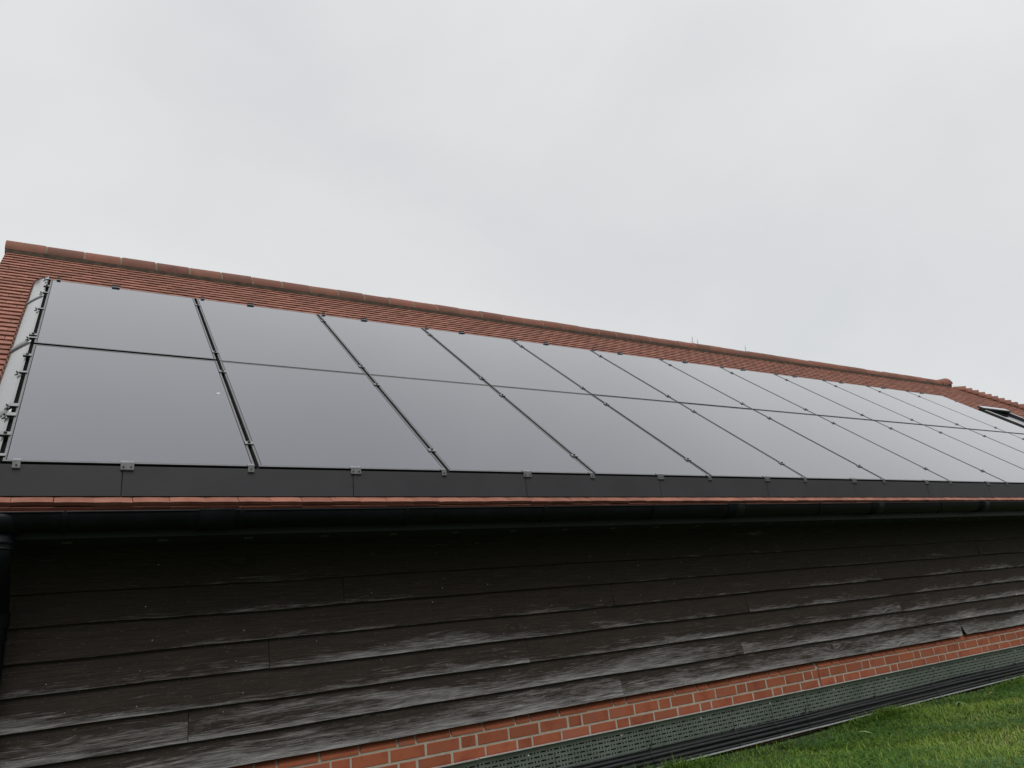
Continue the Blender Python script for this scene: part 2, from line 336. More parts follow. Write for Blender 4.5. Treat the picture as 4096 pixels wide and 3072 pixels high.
# roof deck below the tiles (front, back and hip slopes)
yB = 2 * YR + .06; z0 = zroof(-.04) + .004; zt = zroof(YR)
A0 = Vector((-.40, -.04, z0 - .03)); A1 = Vector((XE, -.04, z0 - .03)); B0 = Vector((-.40, YR, zt - .03)); B1 = Vector((XR, YR, zt - .03))
C0 = Vector((-.40, yB, z0 - .03)); C1 = Vector((XE, yB, z0 - .03))
tl.mesh([A0, A1, B1, B0], [(0, 1, 2, 3)], 0, .3); tl.mesh([C0, C1, B1, B0], [(3, 2, 1, 0)], 0, .3); tl.mesh([A1, C1, B1], [(0, 1, 2)], 0, .3)
# undercloak strip below the verge
tl.box(rp(-.405, 2.2, OFFT - .022), EX * .02, UP * 2.36, NO * .006, 0, .1)
roof = tl.build('roof', M_tile, barn); tag(roof, 'roof of red clay plain tiles')

# --- ridge tiles and their mortar
rd = MB(); zc = zt - .088 + .022; rad = .146
xx = -.455; k = 0
def halfround(b, xa, xb, yc, zc, r, mi, tint, yaw=0, pitch=0, n=14, thick=.014, closed=True):
    ax = Vector((math.cos(yaw) * math.cos(pitch), math.sin(yaw) * math.cos(pitch), math.sin(pitch))); sd = Vector((-math.sin(yaw), math.cos(yaw), 0)); nu = ax.cross(sd)
    o = Vector((xa, yc, zc)); Lg = xb - xa
    vs = []; fs = []
    for t_ in (0, 1):
        for rr_ in (r, r - thick):
            for i in range(n + 1):
                a = math.pi * i / n
                vs.append(o + ax * (Lg * t_) + sd * (-math.cos(a) * rr_) + nu * (math.sin(a) * rr_ * 1.04))
    m_ = n + 1
    for i in range(n):
        fs += [(i, i + 1, 2 * m_ + i + 1, 2 * m_ + i), (m_ + i, 3 * m_ + i, 3 * m_ + i + 1, m_ + i + 1), (i, m_ + i, m_ + i + 1, i + 1), (2 * m_ + i, 2 * m_ + i + 1, 3 * m_ + i + 1, 3 * m_ + i)]
    fs += [(0, 2 * m_, 3 * m_, m_), (n, m_ + n, 3 * m_ + n, 2 * m_ + n)]
    b.mesh(vs, fs, mi, tint)
while xx < XR - .12:
    ln = .352 if k == 0 else .335
    dz = random.uniform(-.005, .005); sl_ = random.uniform(-.012, .012)
    halfround(rd, xx + .010, xx + ln - .010, YR, zc + dz, rad, 0, random.random(), pitch=sl_, n=18)
    halfround(rd, xx + ln - .011, xx + ln + .011, YR, zc + random.uniform(-.003, .003), rad - .004, 1, .5, n=18)
    xx += ln; k += 1
# bedding mortar along both feet of the ridge
for sgn in (-1, 1):
    n_ = 120
    for i in range(n_):
        xa = -.44 + (XR + .44) * i / n_; xb = -.44 + (XR + .44) * (i + 1) / n_
        h = random.uniform(-.004, .004)
        y0, y1 = (YR - .166 + h, YR - .10) if sgn < 0 else (YR + .10, YR + .166 - h)
        rd.bx(xa, xb + .002, y0, y1, zc - .05, zc - .004, 2, .5)
# the larger cap where the ridge ends at the hip
halfround(rd, XR - .26, XR + .12, YR, zc - .025, rad + .018, 0, .6, pitch=.20, n=18)
_c = Vector((XR + .10, YR, zc + .045)); _n = 16; _ax = Vector((math.cos(.2), 0, math.sin(.2))); _nu = Vector((-math.sin(.2), 0, math.cos(.2)))
rd.mesh([_c + Vector((0, -math.cos(math.pi * i / _n) * (rad + .004), 0)) + _nu * (math.sin(math.pi * i / _n) * (rad + .004)) for i in range(_n + 1)], [tuple(range(_n + 1))], 1, .5)
rd.bx(XR - .12, XR + .09, YR - .13, YR + .13, zc - .06, zc + .03, 2, .5)
rdo = rd.build('ridge_tiles', [M_ridge, M_mortar, M_bedding], roof, smooth=False); tag(rdo, 'half round ridge tiles with pale mortar joints')
rdo.data.polygons.foreach_set('use_smooth', [p.material_index == 0 and len(p.vertices) == 4 for p in rdo.data.polygons])
mdf = rdo.modifiers.new('es', 'EDGE_SPLIT'); mdf.split_angle = R(35)

# --- bonnet hip tiles stepping down the corner
for sgn in (1, -1):
    hp = MB()
    for i in range(40):
        y = YR - .16 - i * G * math.cos(TH)
        if y < -.05: break
        yy = y if sgn > 0 else 2 * YR - y
        x = XE - y; zz = zroof(y) + .02
        # wedge shaped bonnet, mouth pointing down the hip
        d = Vector((1, -1 * sgn, -tan)).normalized(); sd = Vector((1, 1 * sgn, 0)).normalized(); nu = d.cross(sd); 
        if nu.z < 0: nu = -nu
        o = Vector((x, yy, zz)); tn = random.random(); vs = []; fs = []; n = 8
        for (t_, w, h) in ((-.05, .05, .015), (.17, .150, .115)):
            for i2 in range(n + 1):
                a = math.pi * i2 / n
                vs.append(o + d * t_ + sd * (-math.cos(a) * w) + nu * (math.sin(a) * h - .045 * abs(math.cos(a))))
        m_ = n + 1
        for t_, w, h in ((.17, .135, .100), (-.05, .035, .005)):
            for i2 in range(n + 1):
                a = math.pi * i2 / n
                vs.append(o + d * t_ + sd * (-math.cos(a) * w) + nu * (math.sin(a) * h - .045 * abs(math.cos(a))))
        for i2 in range(n):
            fs += [(i2, i2 + 1, m_ + i2 + 1, m_ + i2), (m_ + i2, m_ + i2 + 1, 2 * m_ + i2 + 1, 2 * m_ + i2), (2 * m_ + i2, 2 * m_ + i2 + 1, 3 * m_ + i2 + 1, 3 * m_ + i2)]
        hp.mesh(vs, fs, 0, tn)
    tag(hp.build('hip_tiles', M_ridge, roof), 'bonnet hip tiles stepping down the ' + ('front' if sgn > 0 else 'back') + ' far corner')

# --- feather-edge boards
cl = MB(); nails = []
BZ = [-.430, -.580, -.7335, -.890, -1.039, -1.189, -1.3385, -1.488]
JT = {0: [2.6, 6.1, 9.7, 13], 1: [5.2, 7.4, 10.9, 15], 2: [1.711, 8.766, 12.1], 3: [3.693, 6.9, 11.3], 4: [1.288, 5.05, 9.9], 5: [2.935, 7.1, 11.8, 15.2], 6: [.894, 4.9, 9.3, 13.5], 7: [3.662, 8.02, 12.6]}
YF = .280
GEO = {}
for bi, zb in enumerate(BZ):
    ztop = (BZ[bi - 1] if bi else -.30) + .03
    cuts = [-.36] + JT[bi] + [XE - .32]
    for ci in range(len(cuts) - 1):
        xa, xb = cuts[ci] + .0015, cuts[ci + 1] - .0015; tn = random.random()
        if bi == 7 and ci == 1: xb -= 0
        nseg = max(4, int((xb - xa) / .18)); ph = random.uniform(0, 9); amp = random.uniform(.0012, .0032); warp_ = random.uniform(-.004, .003)
        P = []
        for i in range(nseg + 1):
            x = xa + (xb - xa) * i / nseg
            wz = amp * (math.sin(x * 1.7 + ph) + .6 * math.sin(x * 4.3 + 2 * ph) + .3 * math.sin(x * 11 + ph)); cup = .0015 * math.sin(x * 1.1 + ph) 
            e = 0
            if bi == 7 and abs(x - 8.02) < .01 and i in (0, nseg): e = .0
            wy = warp_ * max(0, 1 - min(x - xa, xb - x) / .5)
            zbb = zb + wz
            P.append([(x, YF + cup + wy, zbb), (x, YF + .011 + cup * .5, (zbb + ztop) / 2), (x, YF + .020, ztop), (x, YF + .022 + cup + wy, zbb + .001), (x, YF + .030, ztop)])
        if bi == 7:                      # the open V-shaped split between two lowest boards
            if ci == 1: P[-1][0] = (P[-1][0][0] - .030, P[-1][0][1] - .006, P[-1][0][2]); P[-1][3] = (P[-1][3][0] - .030, *P[-1][3][1:])
            if ci == 2: P[0][0] = (P[0][0][0] + .045, P[0][0][1] - .004, P[0][0][2]); P[0][3] = (P[0][3][0] + .045, *P[0][3][1:])
        for i in range(nseg):
            a, b_ = P[i], P[i + 1]
            U = lambda p, v_: (p[0], v_)
            cl.face([a[0], b_[0], b_[1], a[1]], 0, tn, [(a[0][0], 0), (b_[0][0], 0), (b_[1][0], .09), (a[1][0], .09)])
            cl.face([a[1], b_[1], b_[2], a[2]], 0, tn, [(a[1][0], .09), (b_[1][0], .09), (b_[2][0], .18), (a[2][0], .18)])
            cl.face([a[3], b_[3], b_[0], a[0]], 0, tn, [(a[0][0], .3), (b_[0][0], .3), (b_[0][0], .28), (a[0][0], .28)])
        for q, o_ in ((P[0], 1), (P[-1], -1)):
            fc = [q[0], q[1], q[2], q[4], q[3]][::o_]
            cl.face(fc, 0, tn, [(.1, .1), (.1, .12), (.1, .18), (.12, .18), (.12, .1)])
    x = -.1
    while x < 14:
        if random.random() < .5: nails.append((x + random.uniform(-.06, .06), zb + random.choice((.045, .05, .115)) + random.uniform(-.01, .01)))
        x += .405
for (x, z) in nails:
    nb = 6; r_ = random.uniform(.0022, .0032)
    ztop = 0; f = 0
    # depth of the board face at that height
    k_ = max([i for i in range(len(BZ)) if BZ[i] <= z + 1e-6] or [0], key=lambda i: BZ[i]); h_ = (z - BZ[k_]) / .18
    y_ = YF + .020 * h_ - .003
    cl.mesh([(x + r_ * math.cos(2 * math.pi * i / nb), y_, z + r_ * math.sin(2 * math.pi * i / nb)) for i in range(nb)], [tuple(range(nb))], 1)
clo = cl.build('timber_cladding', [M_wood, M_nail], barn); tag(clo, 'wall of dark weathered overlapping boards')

# --- brick plinth, every brick modelled, mortar recessed
br = MB()
zc1, zc2 = -1.546, -1.621
def brick(x0, x1, z0, z1, bevel=False, tn=.5):
    j = .0018; x0 += .0068 + random.uniform(-j, j); x1 -= .0068 + random.uniform(-j, j); yf = .300 + random.uniform(-.0015, .0015); z0 += .0062 + random.uniform(-.001, .001); z1 -= .0062
    c = .003
    if bevel:
        vs = [(x0, yf, z0), (x1, yf, z0), (x1, yf, z0 + .012), (x0, yf, z0 + .012), (x0, yf + .034, z1), (x1, yf + .034, z1), (x0, .40, z0), (x1, .40, z0), (x0, .40, z1), (x1, .40, z1)]
        br.mesh(vs, [(0, 1, 2, 3), (3, 2, 5, 4), (0, 3, 4, 8, 6), (1, 7, 9, 5, 2), (0, 6, 7, 1), (4, 5, 9, 8)], 0, tn)
    else:
        vs = [(x0 + c, yf, z0 + c), (x1 - c, yf, z0 + c), (x1 - c, yf, z1 - c), (x0 + c, yf, z1 - c), (x0, yf + c, z0), (x1, yf + c, z0), (x1, yf + c, z1), (x0, yf + c, z1), (x0, .34, z0), (x1, .34, z0), (x1, .34, z1), (x0, .34, z1)]
        br.mesh(vs, [(0, 1, 2, 3), (0, 4, 5, 1), (1, 5, 6, 2), (2, 6, 7, 3), (3, 7, 4, 0), (4, 8, 9, 5), (5, 9, 10, 6), (6, 10, 11, 7), (7, 11, 8, 4)], 0, tn)
XJ = 5.75
zz = zc1 + .075; ci = 0
while zz > -2.0:
    ph = 2.797 if ci % 2 == 0 else 3.193
    x = ph - .7875 * 5
    while x < XE - .3:
        for wd in (.1125, .225, .225, .225):
            a, b_ = x, x + wd; x = b_
            if b_ < -.33 or a > XE - .32: continue
            a, b_ = max(a, -.33), min(b_, XE - .32)
            if a < XJ < b_:
                if XJ - a > .03: brick(a, XJ - .002, zz - .075, zz, ci == 0, random.random())
                if b_ - XJ > .03: brick(XJ + .002, b_, zz - .075, zz, ci == 0, random.random())
            else: brick(a, b_, zz - .075, zz, ci == 0, random.random() if random.random() < .75 else .05)
    zz -= .075; ci += 1
mzs = zc1 + .008
br.bx(-.33, XE - .33, .3035, .5, -2.2, mzs, 1)
br.mesh([(-.33, .306, mzs), (XE - .33, .306, mzs), (XE - .33, .337, zc1 + .072), (-.33, .337, zc1 + .072)], [(0, 1, 2, 3)], 1)
br.bx(XJ - .0085, XJ + .0085, .3005, .32, -2.1, zc1 + .004, 2)
bro = br.build('brick_plinth', [M_brick, M_bmortar, M_joint], barn); tag(bro, 'low orange red brick plinth with a bevelled top course')

# --- the remaining walls (gable, back, hip end), plain boarded
wl = MB()
wl.bx(-.33, XE - .33, .325, .42, -1.55, -.20)
wl.mesh([(-.345, .33, -2.1), (-.345, 2 * YR - .33, -2.1), (-.345, 2 * YR - .33, -.25), (-.345, YR, zt - .12), (-.345, .33, -.25)], [(4, 3, 2, 1, 0)])
wl.bx(-.33, XE - .33, 2 * YR - .4, 2 * YR - .3, -2.1, -.25); wl.bx(XE - .42, XE - .34, .43, 2 * YR - .41, -2.1, -.25)
M_back = noisy(mat('plain_board', rough=.85), [(.02, .016, .013), (.06, .052, .046)], 3, stretch=(.4, .4, 8), bump=.4)
tag(wl.build('wall', M_back, barn), 'plain dark backing wall behind the boards')

# --- fascia and soffit
fa = MB(); fa.bx(-.40, XE - .02, -.028, -.004, -.367, -.195); fas = fa.build('fascia', M_fascia, barn, bevel=.002)
sf = MB(); sf.bx(-.40, XE - .05, -.003, .30, -.372, -.362); sof = sf.build('soffit', M_soffit, barn)
for i in range(34):
    v = MB(); x = .309 + .4105 * i - .01
    v.bx(x - .022, x + .022, .038, .062, -.379, -.3725); v.build('soffit_vent', M_vent, sof)

# --- gutter (falls very slightly), half round with a rolled lip
def gz(x): return -.268 + .0030 * x
gt = MB(); n = 16; GR = .060; GY = -.098; prof = []
for i in range(n + 1):
    a = math.pi * i / n; prof.append((GY - math.cos(a) * GR, -math.sin(a) * GR * 1.32))
xsn = [-.45 + 21.3 * i / 40 for i in range(41)]
vs = []; fs = []
for x in xsn:
    for (y, z) in prof: vs.append((x, y, gz(x) + z))
    for (y, z) in prof: vs.append((x, GY + (y - GY) * .955, gz(x) + z * .96))
m_ = n + 1
for i in range(len(xsn) - 1):
    a = i * 2 * m_; b_ = (i + 1) * 2 * m_
    for k in range(n):
        fs.append((a + k, b_ + k, b_ + k + 1, a + k + 1)); fs.append((a + m_ + k, a + m_ + k + 1, b_ + m_ + k + 1, b_ + m_ + k))
gt.mesh(vs, fs)
gt.tube([(x, GY - GR, gz(x)) for x in xsn], .0045, 8); gt.tube([(x, GY + GR, gz(x)) for x in xsn], .003, 6)
gt.mesh([(-.45, y, gz(-.45) + z) for (y, z) in prof], [tuple(range(n + 1))])
gut = gt.build('gutter', M_gut, barn, smooth=True); tag(gut, 'black half round gutter below the eaves')
def ringseg(b, xa, xb, r0, r1, mi=0, top=0.0):
    vs = []; fs = []; n = 16
    for x in (xa, xb):
        for r_ in (r1, r0):
            for i in range(n + 1):
                a = math.pi * i / n; vs.append((x, GY - math.cos(a) * r_, gz(x) + top * (1 if i in (0, n) else 0) - math.sin(a) * r_ * 1.32))
    m_ = n + 1
    for i in range(n):
        fs += [(i, 2 * m_ + i, 2 * m_ + i + 1, i + 1), (m_ + i, i, i + 1, m_ + i + 1), (2 * m_ + i, 3 * m_ + i, 3 * m_ + i + 1, 2 * m_ + i + 1)]
    b.mesh(vs, fs, mi)
for x in (.28, 1.05, 1.95, 2.90, 3.82, 4.75, 5.66, 6.45, 7.50, 8.37, 9.3, 10.2, 11.1, 12.0, 12.9, 13.8, 14.7, 15.6, 16.5):
    b_ = MB(); ringseg(b_, x - .0125, x + .0125, GR - .001, GR + .005)
    b_.tube([(x, GY - GR - .004, gz(x) - .006), (x, GY - GR - .004, gz(x) + .007), (x, GY - GR + .010, gz(x) + .008)], .0035, 6)
    b_.bx(x - .0125, x + .0125, GY + GR, -.029, gz(x) - .04, gz(x) + .012)
    b_.build('gutter_bracket', M_gut, gut)
for x in (.93, 4.65, 6.46, 8.28, 11.9):
    b_ = MB(); ringseg(b_, x - .085, x + .085, GR - .001, GR + .0075)
    b_.tube([(x - .085, GY - GR - .003, gz(x) + .003), (x + .085, GY - GR - .003, gz(x) + .003)], .006, 8); b_.build('gutter_joint', M_gut, gut, smooth=True)
# --- downpipe with outlet, swan neck and collars
dp_ = MB(); X0 = .042; RP = .053
path = [(X0, GY, gz(0) - .04), (X0, GY, -.44), (X0, GY + .01, -.47), (X0, GY + .05, -.51), (X0, .16, -.63), (X0, .195, -.665), (X0, .20, -.70), (X0, .20, -1.95)]
dp_.tube(path, RP, 20)
dpo = dp_.build('downpipe', M_gut, barn, smooth=True); tag(dpo, 'black round downpipe stepping back to the wall')
for (y, z0_, z1_, r_) in ((GY, -.352, -.305, .062), (GY, -.40, -.385, .058), (GY, -.425, -.415, .058), (.20, -.735, -.665, .060), (.20, -.79, -.775, .058), (.20, -1.72, -1.68, .06)):
    c_ = MB(); c_.tube([(X0, y, z0_), (X0, y, z0_ + .004), (X0, y, z1_ - .004), (X0, y, z1_)], [r_ - .002, r_, r_, r_ - .002], 20); c_.build('pipe_collar', M_gut, dpo, smooth=False)
c_ = MB(); c_.tube([(X0, GY, gz(0) + .004), (X0, GY, gz(0) - .02), (X0, GY, -.35)], [.060, .071, .066], 24); c_.build('gutter_outlet', M_gut, dpo, smooth=True)
c_ = MB(); c_.bx(X0 - .09, X0 + .09, .262, .279, -1.715, -1.685); c_.build('pipe_clip', M_gut, dpo)

# --- roof window beyond the array
OFFW = -.12
rw = MB(); wx0, wx1, ws0, ws1 = 14.26, 15.20, 1.85, 3.02
rw.rbx(wx0 - .05, wx1 + .05, ws0 - .12, ws1 + .06, OFFW + .01, OFFW + .03, 0)
for (a, b_, c, d) in ((wx0, wx0 + .07, ws0, ws1), (wx1 - .07, wx1, ws0, ws1), (wx0 + .07, wx1 - .07, ws0, ws0 + .07), (wx0 + .07, wx1 - .07, ws1 - .07, ws1)): rw.rbx(a, b_, c, d, OFFW + .031, OFFW + .105, 1)
rwo = rw.build('roof_window', [M_alu, M_wframe], roof, bevel=.003)
h = MB(); h.rbx(wx0 - .015, wx1 + .015, ws1 - .09, ws1 + .03, OFFW + .106, OFFW + .135); h.build('hood', M_wframe, rwo, bevel=.006)
h = MB(); h.rbx(wx0 + .0, wx1 + .0, ws1 - .075, ws1 + .025, OFFW + .136, OFFW + .142); h.build('hood_sheen', M_alu, rwo)  # pale sheet painting the sky reflection on top of the hood
h = MB(); h.rbx(wx0 + .071, wx1 - .071, ws0 + .071, ws1 - .071, OFFW + .06, OFFW + .075); h.build('pane', M_glassw, rwo)
for xa in (wx0 + .018, wx1 - .052):
    h = MB(); h.rbx(xa - .01, xa + .044, ws0 + .02, ws1 - .1, OFFW + .106, OFFW + .112); h.build('cover_glare_strip', M_alu, rwo)  # frame cover strips, made pale to stand for reflection on the pane

# ================================================================ SOLAR ARRAY
PX, PS = 1.154, 1.7479
ords = ['first', 'second', 'third', 'fourth', 'fifth', 'sixth', 'seventh', 'eighth', 'ninth', 'tenth', 'eleventh', 'twelfth']
def clamp(xc, sc_, end=False, w=.046, l=.036):
    b_ = MB(); b_.rbx(xc - w / 2, xc + w / 2, sc_ - l / 2, sc_ + l / 2, .0012, .007, 0)
    b_.rbx(xc - .0085, xc + .0085, sc_ - l / 2 + .001, sc_ + l / 2 - .001, -.05, .001, 1)
    b_.rbx(xc - w / 2 + .001, xc + w / 2 - .001, sc_ - l / 2 - .0015, sc_ - l / 2 - .0002, -.006, .0035, 1)
    b_.tube([rp(xc, sc_, .007), rp(xc, sc_, .0155)], .0085, 6, 1)
    return b_
gapshift = [.012, -.009, -.010, -.011, .002, .005, .005, .005, .005, .004, .004, .004]
for row in (0, 1):
    for c in range(12):
        xa, xb = c * PX + .0112, (c + 1) * PX - .0112
        jt = random.uniform(-.0012, .0012)
        sa = row * PS + (.004 if row == 0 else .001) + (gapshift[c] if row else 0); sb = sa + 1.722 + (.018 if row else 0) - (gapshift[c] if row else 0)
        n1 = jt * .5
        top = 'upper' if row else 'lower'
        where = 'at the left end' if c == 0 else ('at the far right end' if c == 11 else ords[c] + ' from the left end')
        xt = (', with a white dropping' if (c == 0 and row == 0) else '')
        loc = rp(xa, sa, 0)
        pn = empty('solar_panel', loc, f'black solar panel in the {top} row, {where}{xt}', 'solar panel', 'solar panels covering the barn roof in two rows')
        pcs = []
        f_ = MB(); w = .012
        for (a, b_, d, e) in ((xa, xa + w, sa, sb), (xb - w, xb, sa, sb), (xa + w, xb - w, sa, sa + w), (xa + w, xb - w, sb - w, sb)): f_.rbx(a, b_, d, e, -.035 + n1, n1 + .001, 0)
        pcs.append(f_.build('frame', M_frame))
        f_ = MB(); f_.rbx(xa, xb, sa - .0012, sa - .0002, -.034, -.0015); pcs.append(f_.build('gap_shade', M_seal_shade))  # black strip painting the shade line between panel and skirt
        g_ = MB(); g_.rbx(xa + w + .0035, xb - w - .0035, sa + w + .0035, sb - w - .0035, -.006 + n1, n1, 0)
        pcs.append(g_.build('glass', M_glass))
        g_ = MB(); g_.rbx(xa + w, xb - w, sa + w, sb - w, -.010 + n1, n1 - .0062, 0); pcs.append(g_.build('backsheet', M_seal_shade))
        ss = (.29, 1.487) if row == 0 else (1.912, 3.235)
        for q in ss: pcs.append(clamp((c + 1) * PX + (0 if c < 11 else .012), q + random.uniform(-.008, .008)).build('clamp', [M_clip, M_bolt]))
        if c == 0:
            for q in ss: pcs.append(clamp(-.006, q + .01, w=.046).build('clamp', [M_clip, M_bolt]))
        if row:
            f_ = MB(); f_.rbx(c * PX, (c + 1) * PX, sb + .0015, sb + .0022, -.125, -.001); pcs.append(f_.build('top_plate', M_seal_shade))
            for (xc, w2) in ((c * PX + .066, .028), (c * PX + .50, .060)):
                t_ = MB(); t_.rbx(xc - w2 / 2, xc + w2 / 2, sb - .012, sb + .022, .0022 + n1, .008 + n1, 0); t_.rbx(xc - w2 / 2 + .001, xc + w2 / 2 - .001, sb - .0135, sb - .0122, n1 + .0011, n1 + .0075, 1)
                t_.rbx(xc - w2 / 2, xc + w2 / 2, sb + .0225, sb + .026, -.035, .0215, 0); pcs.append(t_.build('top_clip', [M_clip, M_bolt]))
        if c == 0 and row == 0:
            d_ = MB(); cx, cs = 1.077, 1.067; n = 14
            ring = [(cx + .013 * math.cos(2 * math.pi * i / n) * random.uniform(.7, 1.15), cs + .011 * math.sin(2 * math.pi * i / n) * random.uniform(.6, 1.1)) for i in range(n)]
            vs = [rp(x, s, n1 + .0008) for x, s in ring] + [rp(cx, cs, n1 + .003)]
            d_.mesh(vs, [(i, (i + 1) % n, n) for i in range(n)]); pcs.append(d_.build('dropping', M_white))
        reparent(pcs, pn)
# rails
for i, (q, nm) in enumerate(((.29, 'lowest'), (1.49, 'second lowest'), (1.91, 'second highest'), (3.23, 'highest'))):
    b_ = MB(); b_.rbx(-.035, AX1 + .03, q - .02, q + .02, -.078, -.0365); o = b_.build('mounting_rail', M_rail)
    tag(o, f'{nm} metal mounting rail running under the solar panels', 'rail', 'mounting rails under the solar panels')

# front skirt plates with their clips
def bclip(xc, w):
    b_ = MB(); yo = -.0045
    b_.rbx(xc - w / 2, xc + w / 2, -.0045, .024, .0022, .0055, 0)
    b_.bx(xc - w / 2, xc + w / 2, -.0105, -.0065, -.031, .0055, 0)
    b_.bx(xc - w / 2 + .0004, xc + w / 2 - .0004, -.0135, -.0064, -.0355, -.0315, 1)
    for dx in ((0,) if w < .05 else (-.017, .017)):
        b_.tube([(xc + dx, -.0106, -.018), (xc + dx, -.0135, -.018)], .0042, 8, 1)
    return b_
jx = [-.02] + [.507 + 1.181 * k for k in range(12) if .507 + 1.181 * k < AX1 - .1] + [AX1 + .01]
for i in range(len(jx) - 1):
    a, b_ = jx[i] + .0018, jx[i + 1] - .0018
    nm = ('short first' if i == 0 else ords[min(i, 11)]) if i < 12 else 'last'
    lab = f'black skirt plate below the lower panels, {"the short one at the left end" if i == 0 else ("the last one at the far right end" if i == len(jx) - 2 else ords[i] + " from the left")}'
    root = empty('skirt_plate', (a, 0, -.16), lab, 'skirt plate', 'skirt plates along the bottom of the array')
    s_ = MB(); jy = random.uniform(-.0008, .0008)
    s_.bx(a, b_, -.006 + jy, -.004 + jy, -.163, -.013); s_.bx(a, b_, -.0038 + jy, .006 + jy, -.0155, -.0132)
    s_.bx(a, b_, -.0038, .012, -.1628, -.1608)
    pcs = [s_.build('plate', M_skirt)]
    if i > 0: pcs.append(bclip(jx[i] + .019, .060).build('clip', [M_clip, M_bolt]))
    xs_ = [q for q in ([.067] + [PX * k - .034 for k in range(1, 13)]) if a < q < b_]
    for q in xs_: pcs.append(bclip(q, .032).build('clip', [M_clip, M_bolt]))
    reparent(pcs, root)

# side skirt plates: sloping away from left edge, overlapping upwards
js = [-.05, .60, 1.80, 2.99, 3.60]
for i in range(4):
    a, b_ = js[i], js[i + 1] + .04
    nm = ('lowest', 'second lowest', 'second highest', 'uppermost')[i]
    root = empty('side_skirt_plate', rp(-.03, a, 0), f'{nm} pale reflecting skirt plate along the left edge of the solar panels', 'skirt plate', 'sloping skirt plates along the left edge of the array')
    s_ = MB(); n = 12; m2 = 6; vs = []; fs = []
    for j in range(n + 1):
        t_ = j / n
        for k in range(m2 + 1):
            f = k / m2; top_ext = .13 * f if i == 3 else 0
            s_x = a + (b_ - a + top_ext) * t_
            lift = .0012 * (1 - t_) ; fl = .010 * math.sin(math.pi * t_) * f
            vs.append(rp(-.010 - .116 * f - lift * f - fl * .3, s_x, -.008 - .094 * f + lift + .004 * math.sin(f * math.pi)))
    for j in range(n):
        for k in range(m2):
            q = j * (m2 + 1) + k; fs.append((q, q + m2 + 1, q + m2 + 2, q + 1))
    for q in (0,): s_.mesh(vs, fs)
    pl = s_.build('plate', M_side, smooth=True)
    md = pl.modifiers.new('s', 'SOLIDIFY'); md.thickness = .0015
    s_ = MB(); s_.rbx(-.010, .004, a + .003, js[i + 1] - .003, -.034, -.030); pcs = [pl, s_.build('side_gap_shade', M_seal_shade)]  # last piece: black strip painting the shade in the gap beside the frame
    for q in (.06, .545, .672, 1.187, 1.856, 2.565, 3.038, 3.477):
        if not (a <= q < js[i + 1]): continue
        c_ = MB(); wd = .026 if q not in (.545, .672) else .04
        c_.rbx(-.022, .018, q - wd / 2, q + wd / 2, .0015, .0065, 0)
        c_.box(rp(-.032, q, -.008), (EX * .011 + NO * .010), UP * (wd / 2 - .002), (NO * .0015 - EX * .0015), 0)
        c_.rbx(-.021, .0175, q - wd / 2 - .0020, q - wd / 2 - .0005, -.006, .0055, 1)
        c_.tube([rp(-.031, q, -.004), rp(-.038, q, .006)], .0042, 6, 1); c_.tube([rp(-.026, q - wd / 2, -.010), rp(-.044, q - wd / 2 - .003, -.015)], .0035, 6, 1)
        pcs.append(c_.build('clip', [M_clip, M_bolt]))
    reparent(pcs, root)

# ================================================================ CABLE TRAY ALONG THE PLINTH
TZ, TB, TY0, TY1, TYT = -1.680, -1.9565, .226, .282, .259
seg = [(-.5, 2.50), (2.504, 5.512), (5.516, 8.52), (8.524, 11.53), (11.534, 14.54)]
tnm = ['nearest length, left of the first tray joint', 'length between the first and second joint', 'third length, from the joint near the red expansion joint', 'fourth length towards the far corner', 'farthest length towards the corner']
for i, (a, b_) in enumerate(seg):
    dz = random.uniform(-.002, .002)
    root = empty('cable_tray', (a, TY1, TB), 'perforated grey cable tray, ' + tnm[i], 'cable tray', 'lengths of cable tray along the wall')
    t_ = MB(); nseg = 10
    for k in range(nseg):
        xa, xb = a + (b_ - a) * k / nseg, a + (b_ - a) * (k + 1) / nseg
        t_.face([(xa, TY1, TB + dz), (xb, TY1, TB + dz), (xb, TY1, TZ + dz), (xa, TY1, TZ + dz)], 0, .5, [(xa - a + .01, .0), (xb - a + .01, .0), (xb - a + .01, TZ - TB), (xa - a + .01, TZ - TB)])
    face_ = t_.build('tray_base', M_perf)
    u = MB(); u.bx(a, b_, TY1 + .003, TY1 + .005, TB + .002, TZ - .002); shade_ = u.build('hole_shade', M_seal_shade)  # black sheet added behind the slots, standing in for the shade inside them
    u = MB(); u.bx(a, b_, TYT, TY1 + .001, TZ + dz + .0002, TZ + dz + .0016); u.bx(a, b_, TYT, TYT + .0016, TZ + dz - .003, TZ + dz)
    top_ = u.build('tray_flange', M_galv)
    u = MB(); u.bx(a, b_, TY0, TY1 + .001, TB + dz - .0016, TB + dz - .0002); u.bx(a, b_, TY0 - .0018, TY0, TB + dz - .0016, TB + dz + .008)
    low_ = u.build('tray_flange', M_galv)
    pcs = [face_, shade_, top_, low_]
    x = a + .35
    while x < b_:
        s_ = MB(); s_.tube([(x, TY1 - .001, TZ - .042), (x, TY1 - .006, TZ - .042)], .0065, 8); pcs.append(s_.build('screw', M_galv)); x += .74
    reparent(pcs, root)

